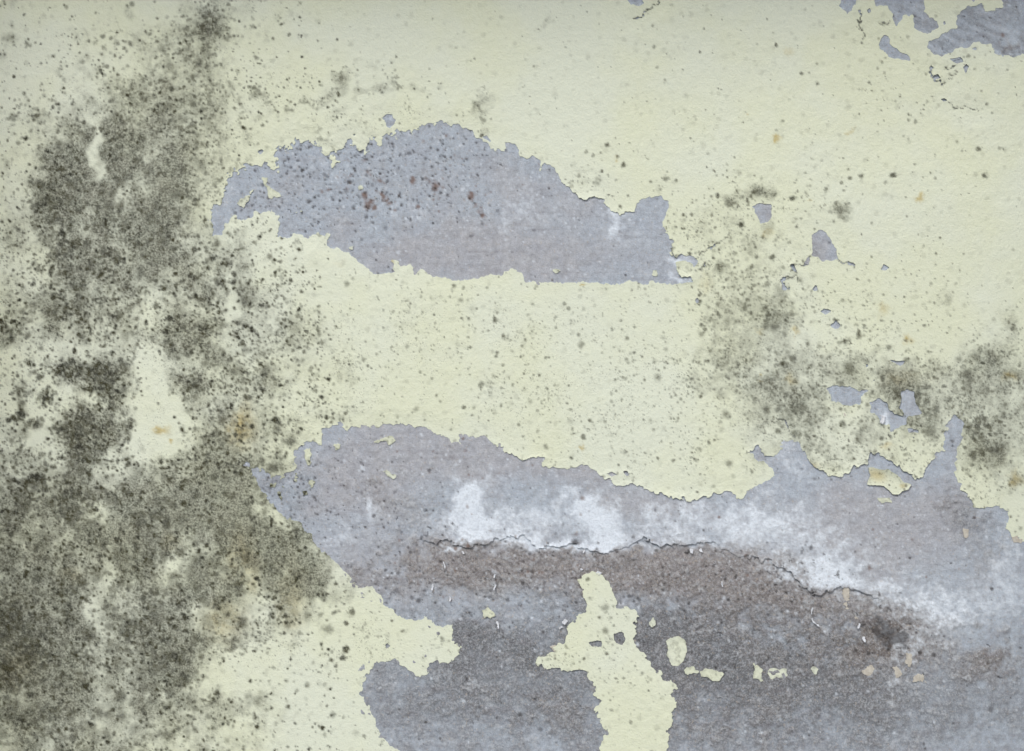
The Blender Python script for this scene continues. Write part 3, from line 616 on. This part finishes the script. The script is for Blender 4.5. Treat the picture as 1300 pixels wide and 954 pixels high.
# ------------------------------------------------------------------ the paint skin
xs = spread(-30, 1330, X0, X1, STEP, 1.04); ys = spread(-30, 984, Y0, Y1, STEP, 1.04)
X, Y = np.meshgrid(xs, ys)
nA = fbm(X, Y, 14, 4, 401, .62); nB = fbm(X, Y, 5, 3, 411, .7); nC = fbm(X, Y, 90, 3, 421); n3 = fbm(X, Y, 4.2, 2, 431, .7)
F = np.full(X.shape, 40, dtype=f32)
for poly, amp, tag in HOLES:
    d = sdf(X, Y, poly, 40)
    k = np.full(X.shape, amp, f32)
    if tag == 'h2':
        d = np.minimum(d, -sdf(X, Y, ISLANDS[TONGUE], 40))
    if tag == 'h1':                                           # frayed upper left, cleaner below
        k += 8.0 * np.exp(-((X - 400) / 130) ** 2 - ((Y - 215) / 55) ** 2).astype(f32) + 2.5 * np.exp(-((X - 540) / 70) ** 2 - ((Y - 170) / 30) ** 2).astype(f32)
    if tag == 'h2':
        k += 1.2 * (Y < 720) + 3.0 * np.exp(-((X - 370) / 50) ** 2 - ((Y - 600) / 50) ** 2).astype(f32) + 1.6 * (Y > 760)
    f = -d + k * ((nA - .5) * 1.5 + (nB - .5) * 1.7)
    F = np.minimum(F, f)
Fh = F.copy()
nJ = fbm(X, Y, 3.2, 1, 481); nK = fbm(X, Y, 3.2, 1, 482); nL = fbm(X, Y, 22, 2, 483)
crackd = np.full(X.shape, 20, dtype=f32)
for pts, wd in CRACKS:
    dl = linedist(X + (nB - .5) * 5 + (nJ - .5) * 3, Y + (nA - .5) * 5 + (nK - .5) * 3, pts)
    F = np.minimum(F, dl - wd * (1.5 * sstep(.3, .8, nL) - .25))
    crackd = np.minimum(crackd, dl / (wd * (.45 + .6 * nL)))
F = np.minimum(F, np.sqrt((X - 683) ** 2 + ((Y - 360) * 1.3 - (X - 683) * .6) ** 2) - 2.6)       # nail hole
# scattered pinhole chips near the worn areas
cx, cy = pick(900, [(1070,470,90,60,.22),(1140,480,60,50,.25),(470,160,90,14,.3),(330,210,60,20,.25),(1180,90,60,30,.3),(1080,390,70,50,.12),(640,190,40,20,.2),(820,590,60,20,.15),(500,560,80,20,.1),(760,810,50,40,.2)])
chips = np.zeros_like(F); splat(chips, xs, ys, n3, cx, cy, np.exp(rng.normal(.35, .35, len(cx))), np.ones(len(cx)))
F = np.minimum(F, np.where(chips > .05, (.5 - chips) * 3, 40)).astype(f32)

film, FR = film_field(X, Y)
dens = blobs(X, Y, DENS) + .05
densn = np.clip(dens * .75 + FR * .4, 0, 1) * sstep(.3, .7, fbm(X, Y, 34, 3, 441))
nd = 190000
dx_ = rng.uniform(-250, 1560, nd); dy_ = rng.uniform(-200, 1200, nd)
pd = np.clip(blobs(dx_[None].astype(f32), dy_[None].astype(f32), DENS)[0], 0, 1.1) + .045
gp = 1 - np.clip(blobs(dx_[None].astype(f32), dy_[None].astype(f32), GAP)[0], 0, .93)
cl = fbm(dx_[None].astype(f32), dy_[None].astype(f32), 30, 3, 451)[0]
fl = blobs(dx_[None].astype(f32), dy_[None].astype(f32), FILM)[0]
keep = rng.random(nd) < (pd * .55 * np.clip((cl - .2) * 1.9, .08, 1.6) * gp * (1 + 1.4 * np.clip(fl, 0, 1)))
dx_, dy_, fl = dx_[keep], dy_[keep], fl[keep]
dr = np.exp(rng.normal(-.02, .42, len(dx_))); da = np.clip(rng.normal(.62, .25, len(dx_)), .12, .98) * np.where(dx_ < 430, 1.05, .85)
qx = rng.uniform(-250, 1560, 210000); qy = rng.uniform(-200, 1200, 210000)
qF = FR[np.clip(np.searchsorted(ys, qy), 0, len(ys) - 1), np.clip(np.searchsorted(xs, qx), 0, len(xs) - 1)]
qc = fbm(qx[None].astype(f32), qy[None].astype(f32), 13, 3, 455, .7)[0]
k = rng.random(len(qx)) < np.clip(qF, 0, 1) ** 1.25 * np.clip((qc - .25) * 2.2, .1, 1.4) * np.where((qy > 600) & (qx < 440), .6, .85) * np.where((qy > 555) & (qy < 780) & (qx > 235), .5, 1)
qx, qy, qF = qx[k], qy[k], qF[k]
dx_ = np.concatenate([dx_, qx]); dy_ = np.concatenate([dy_, qy])
dr = np.concatenate([dr, np.exp(rng.normal(.22, .42, len(qx)))]); da = np.concatenate([da, np.clip(rng.normal(.5 + .25 * qF, .22, len(qx)), .12, .97) * np.where(qx > 820, .68, 1) * np.where((qy < 330) & (qx > 100) & (qx < 430), .8, 1)])
dr = np.where(dx_ > 430, dr * .84, dr); da = np.where((dx_ > 430) & (dx_ < 860), da * .9, da)
k = 7000                                                     # faint smudges all over
dx_ = np.concatenate([dx_, rng.uniform(-250, 1560, k)]); dy_ = np.concatenate([dy_, rng.uniform(-200, 1200, k)])
dr = np.concatenate([dr, rng.uniform(1, 3.2, k)]); da = np.concatenate([da, rng.uniform(.05, .2, k)])
dots = np.zeros_like(F)
splat(dots, xs, ys, n3, dx_, dy_, dr, da)
nW = fbm(X, Y, 7, 3, 461, .75)
for nb_, lo_, hi_, a0, a1, sf, wF in ((2600, 1.6, 4.0, .2, .7, .8, .5), (15000, 2.0, 7.0, .25, .75, .6, 1.0)):   # larger, softer colonies
    bx_ = rng.uniform(-250, 1560, nb_); by_ = rng.uniform(-200, 1200, nb_)
    dd_ = np.clip(blobs(bx_[None].astype(f32), by_[None].astype(f32), DENS)[0], 0, 1)
    ff_ = np.clip(blobs(bx_[None].astype(f32), by_[None].astype(f32), FILM)[0], 0, 1.3)
    gg_ = 1 - np.clip(blobs(bx_[None].astype(f32), by_[None].astype(f32), GAP)[0], 0, .97)
    pb = ((dd_ * .3 + .005) * (1 - wF) * 2 + wF * .34 * ff_ ** 1.5 * (wF > .8)) * gg_
    pb = pb * np.where((by_ > 640) & (bx_ < 350) & (wF > .8), 2.2, 1)
    kb = rng.random(nb_) < pb
    splat(dots, xs, ys, nW, bx_[kb], by_[kb], lo_ + (hi_ - lo_) * rng.random(kb.sum()) ** 2, rng.uniform(a0, a1, kb.sum()), sf)
MARK = np.array([[1093,223,3,.8],[1078,226,2.6,.7],[1133,223,3.2,.85],[1250,223,3.4,.8],[1073,433,4.5,.9],[994,462,4.6,.9],[985,58,2.2,.8],[1038,107,1.8,.8],[980,327,3.6,.75],[940,285,3,.9],[1006,252,2.6,.85],[771,184,3,.9],[792,210,3,.85],[846,227,3.4,.6],[1124,232,2.4,.8],[1017,94,2,.7],[128,90,2,.9],[200,24,1.8,.9],[218,115,2.2,.9],[32,176,4,.9],[92,133,2,.9],[97,368,3.5,.9],[85,390,4,.9],[110,290,4,.8],[80,297,3.4,.95],[150,330,5,.85],[57,508,6,.95],[60,500,5,.9],[36,460,4.5,.9],[25,530,6,.85],[46,536,5,.8],[48,606,7,.95],[36,612,5,.95],[18,612,3,.95],[58,622,4,.9],[100,545,9,.7],[440,825,4,.9],[421,838,3,.85],[434,836,3.4,.9],[415,787,2,.8],[440,792,3,.8],[424,778,3,.7],[1040,440,3,.6],[222,530,1.6,.9],[236,583,2.4,.7],[742,836,1.8,.8],[770,830,2,.8],[746,736,2,.7],[769,771,4,.5],[749,760,3,.6],[868,280,3,.4],[726,660,2,.3],[610,488,3,.6],[627,478,3,.5]])
BLK = [(10,780,20,30,.7),(40,830,26,24,.6),(8,860,16,20,.8),(62,800,12,12,.6),(185,760,20,24,.4),(205,830,22,20,.4),(60,920,40,20,.4),(8,690,12,14,.6),(100,474,34,12,1.0),(135,488,14,26,1.0),(85,468,14,9,1.0),(106,540,28,24,.8),(100,572,12,20,.9),(60,506,8,12,1.0),(30,498,10,12,.7),(26,528,7,8,1.0),(46,536,8,6,.9),(48,606,10,9,1.0),(36,614,8,8,.9),(20,612,6,6,.8),(85,632,30,24,.75),(100,655,20,14,.6),(78,318,16,34,.7),(70,262,12,22,.6),(98,165,10,14,.6),(150,402,12,10,.7),(140,322,8,8,.6),
  (90,270,8,10,.5),(24,800,34,40,.6),(20,850,30,24,.6),(85,780,9,9,.8),(110,832,10,10,.7),(104,735,7,7,.8),(150,745,10,16,.6),(298,815,7,7,.8),(275,768,6,7,.7),(250,714,7,7,.6),(300,742,6,6,.6),(205,640,24,14,.4),(190,700,20,26,.4),(180,800,26,26,.4),(1244,550,18,20,.6),(1165,505,16,16,.5),(1258,566,12,10,.5),(962,243,9,6,.6),(928,258,6,4,.6),(1064,262,8,5,.6),(245,45,10,10,.4),(262,30,8,8,.5),(150,150,8,6,.5),(240,165,14,10,.4),(250,490,8,10,.6),(15,420,14,10,.6),(60,395,16,8,.5),(112,668,10,8,.6),(160,462,12,12,.5),(95,365,10,8,.6),(160,548,8,20,.5),(75,545,10,8,.6),(130,690,12,8,.5)]
kx, ky, kr, ka = [], [], [], []
for cx0, cy0, ax_, ay_, am_ in BLK:                            # near-black colonies that have run together
    n = int(am_ * ax_ * ay_ * .42) + 3
    kx.append(cx0 + rng.normal(0, .55, n) * ax_); ky.append(cy0 + rng.normal(0, .55, n) * ay_)
    kr.append(np.exp(rng.normal(.45, .45, n))); ka.append(rng.uniform(.55, 1.0, n) * (.6 + .4 * am_))
kx, ky, kr, ka = map(np.concatenate, (kx, ky, kr, ka))
splat(dots, xs, ys, n3, kx, ky, kr, ka)
splat(dots, xs, ys, n3, MARK[:, 0], MARK[:, 1], MARK[:, 2], MARK[:, 3])
for pts, wd, al in STRANDS:
    dl = linedist(X + (nA - .5) * 16, Y + (nB - .5) * 8, pts)
    dots = np.maximum(dots, al * np.clip(1.25 - dl / wd, 0, 1) * sstep(.3, .6, nB))
ochre = np.clip(blobs(X + (nB - .5) * 8, Y + (nA - .5) * 14, [(306,545,18,20,.62),(310,525,10,18,.25),(205,547,9,6,.9,20),(218,562,2.5,2,.9),(987,174,4,4,.8),(1167,252,6,5,.9),(1121,392,7,7,.5),(1080,164,4,3,.6),(1002,66,6,4,.35),(1154,429,6,5,.45),(1155,427,4,5,.3),(975,293,6,6,.45),(1004,482,7,6,.6),(1283,477,7,6,.9),(1290,607,8,8,.7),(1125,566,7,5,.6),(1030,590,7,6,.6),(1028,254,2.2,2.2,1),(965,420,3,3,.5),(965,482,3,2,.9),(738,568,3,2,1),(741,364,2.5,2,.8),(1010,421,5,5,.7),(1115,605,14,8,.45,20),(1145,480,18,12,.35),(302,700,16,30,.35),(285,790,26,24,.4),(320,725,10,30,.35),(20,845,30,30,.3),(370,760,16,40,.35),(90,730,14,10,.3),(215,690,12,10,.25),(430,335,6,4,.12),(498,333,2.5,3,.6),(782,202,1.5,1.5,.9),(949,149,2,2,.7),(895,360,8,10,.3)]) * (.55 + .9 * (nB - .2)), 0, .85)
# relief: broad waves, blisters, and rims that curl away from the wall
wave = (fbm(X, Y, 240, 2, 471) - .5) * .004 + (nC - .5) * .0015 + (nA - .5) * .0007
LIFT = [(690,585,60,10,.9),(800,612,60,16,1.0),(860,632,40,10,.9),(900,628,50,10,.7),(640,572,30,14,.6),(560,550,50,12,.35),(1050,600,40,14,1.0),(1150,596,30,20,1.4),(1090,590,30,10,1.1),(965,575,20,12,1.3),(1020,590,16,16,.9),(745,252,20,8,1.1),(790,270,30,8,.5),(855,322,12,16,1.2),(870,352,16,8,1.2),(1105,575,10,10,1.2),(1140,515,20,16,1.3),(1230,632,16,16,.7),(720,245,14,8,.5),(1050,268,10,6,.3),(1060,508,20,8,.6),(1215,540,10,30,.4),(1000,335,40,20,.8),(920,310,30,16,.7),(820,15,30,16,.8),(1200,100,40,20,.9),(1215,132,40,10,.6),(1100,30,20,30,.6),(1115,25,14,8,.8),(490,335,14,6,.3),(1010,350,24,16,.8),(1085,325,20,10,.7)]
lift = blobs(X, Y, LIFT)
rim = np.exp(-np.clip(Fh, 0, 80) / 5.5)
H = .0003 + np.clip(wave + .0012, 0, .006) * np.clip(F / 30, 0, 1) + lift * rim * .0017 + rim * .0002
crack_shade = np.clip(np.exp(-np.clip(crackd, 0, 20) ** 2 * .9) * .92, 0, 1)  # dark colour painted along cracks, standing in for shade in the gap
paint = layer('paint_layer', X, Y, F, H.astype(f32), .0014, {'film': film, 'dots': dots, 'ochre': ochre.astype(f32), 'dens': densn, 'crack': crack_shade.astype(f32)}, M_PAINT, wall)
paint['label'] = 'peeling pale yellow-green paint skin speckled with black mould'

def paint_attrs(X, Y):
    n3 = fbm(X, Y, 4.2, 2, 431, .7)
    fl, FR = film_field(X, Y)
    dt = np.zeros_like(X); splat(dt, X[0], Y[:, 0], n3, dx_, dy_, dr, da); splat(dt, X[0], Y[:, 0], n3, MARK[:, 0], MARK[:, 1], MARK[:, 2], MARK[:, 3])
    z = np.zeros_like(X)
    return {'film': fl, 'dots': dt, 'ochre': z, 'dens': np.clip(blobs(X, Y, DENS), 0, 1), 'crack': z}, n3

base2 = lambda X, Y: -.0026 * sstep(500, 575, X) * (1 - sstep(1060, 1180, X)) * sstep(630, 668, Y) * (1 - .65 * sstep(770, 860, Y)) * (X > 440) * (Y > 500)
holes_in = [sdf]
for k, poly in enumerate(ISLANDS):
    if k == TONGUE: continue
    big = (max(p[0] for p in poly) - min(p[0] for p in poly)) > 60
    X, Y = window(poly, 6, 1.5 if big else .9)
    f = sdf(X, Y, poly, 12) + (fbm(X, Y, 12, 4, 401 + k, .62) - .5) * (4.5 if big else 4.5) + (fbm(X, Y, 4, 2, 411 + k) - .5) * (3 if big else 2.6)
    if big:
        for q in SMALL[7:9]:
            f = np.minimum(f, -sdf(X, Y, q, 12) + (fbm(X, Y, 5, 2, 77) - .5) * 2)
    at, n3 = paint_attrs(X, Y)
    r = np.exp(-np.clip(f, 0, 60) / 3.5); at['crack'] = (r * .3 * fbm(X, Y, 5, 2, 95)).astype(f32); at['dots'] = np.maximum(at['dots'], .3 * sstep(.55, .9, fbm(X, Y, 6, 3, 96 + k, .7)))
    h = .0007 + base2(X, Y) * (0.75 if not big else .8) + (fbm(X, Y, 30, 2, 90) - .5) * .0008 + r * .0003
    layer('paint_remnant', X, Y, f, h.astype(f32), .0016, at, M_PAINT, wall)
for k, poly in enumerate(OLD):
    X, Y = window(poly, 5, .9)
    f = sdf(X, Y, poly, 12) + (fbm(X, Y, 9, 4, 701 + k, .75) - .5) * 9 - .6
    h = .0007 + base2(X, Y) * .8 + (fbm(X, Y, 6, 2, 91) - .5) * .0006
    o = layer('old_paint_remnant', X, Y, f, h.astype(f32), .0016, {}, M_OLD, wall)
    o['label'] = 'peach-coloured scrap of older paint'

# the loose flake bowing off the wall inside the lower patch
X, Y = window(FLAKE, 6, .9)
f = sdf(X, Y, FLAKE, 20) + (fbm(X, Y, 9, 3, 801, .6) - .5) * 3
at, n3 = paint_attrs(X, Y)
at['ochre'] = (blobs(X, Y, [(1112,603,12,7,.55,20),(1146,617,4,3,.5)])).astype(f32)
top = np.clip((612 - (Y - (X - 1130) * .3)) / 22, 0, 1)
h = .0022 + top ** 2 * .006 * sstep(1100, 1125, X) + np.exp(-np.clip(f, 0, 50) / 3) * .0008
o = layer('loose_paint_flake', X, Y, f, h.astype(f32), .0012, at, M_PAINT, wall)
o['label'] = 'loose curling flake of yellow-green paint with a stained middle'

# little pale curls of paint still hanging on the rough mortar
def curl(px, py, w_, h_, ang, lift_):
    nu, nv = 5, 7; w_ *= .62; h_ *= .85
    u, v = np.meshgrid(np.linspace(-.5, .5, nu), np.linspace(-.5, .5, nv))
    wv = w_ * (1 - .5 * np.abs(v) ** 1.5 - .3 * (v + .5) * rng.random()) + rng.normal(0, .55, u.shape)
    a = math.radians(ang)
    lx = u * wv + .6 * np.sin(v * 4 + rng.random() * 6); ly = v * h_
    x = px + lx * math.cos(a) - ly * math.sin(a); y = py + lx * math.sin(a) + ly * math.cos(a)
    bse = float(base2(np.array([[px]]), np.array([[py]]))[0, 0])
    hh = bse * .8 + .0006 + lift_ * (v + .5) ** 2 + .0012 * (u * 2) ** 2
    idx = np.arange(nu * nv).reshape(nv, nu)
    q = np.stack([idx[:-1, :-1], idx[1:, :-1], idx[1:, 1:], idx[:-1, 1:]], -1).reshape(-1, 4)
    V = np.stack([((x - 650) * S).ravel(), (-hh).ravel(), (ZC - (y - 477) * S).ravel()], 1)
    Vb = V + np.array([0, .0006, 0]); n = nu * nv
    per = np.concatenate([idx[0, :], idx[1:, -1], idx[-1, -2::-1], idx[-2:0:-1, 0]])
    sk = np.stack([per, np.roll(per, -1), np.roll(per, -1) + n, per + n], 1)
    raw_mesh('paint_curl', np.concatenate([V, Vb]), [q, q[:, ::-1] + n, sk], [True, True, False], None, M_CURL, wall)
for c in [(549,746,4,10,15,.004),(564,718,3,11,-6,.004),(571,761,3.5,7,10,.003),(628,731,3,7,0,.004),(628,746,4,8,10,.004),(632,794,4.5,11,-8,.004),
  (878,700,8,6,20,.003),(890,699,6,5,0,.003),(917,742,2.5,8,-20,.003),(1031,776,3,10,10,.004),(1033,789,3,9,-35,.004),(1038,794,8,2.5,15,.003),(1090,795,5,8,20,.003),(1097,812,6,8,0,.004),(760,728,12,5,25,.002),(738,723,6,2.5,35,.002),
  (717,790,9,8,30,.002),(712,797,5,6,60,.002),(741,700,4,7,0,.003),(588,702,4,4,0,.002),(1120,533,9,13,20,.004),(1040,746,2,9,0,.003),(1052,748,2,8,8,.003),(1030,744,2,7,-5,.003)]:
    curl(*c)
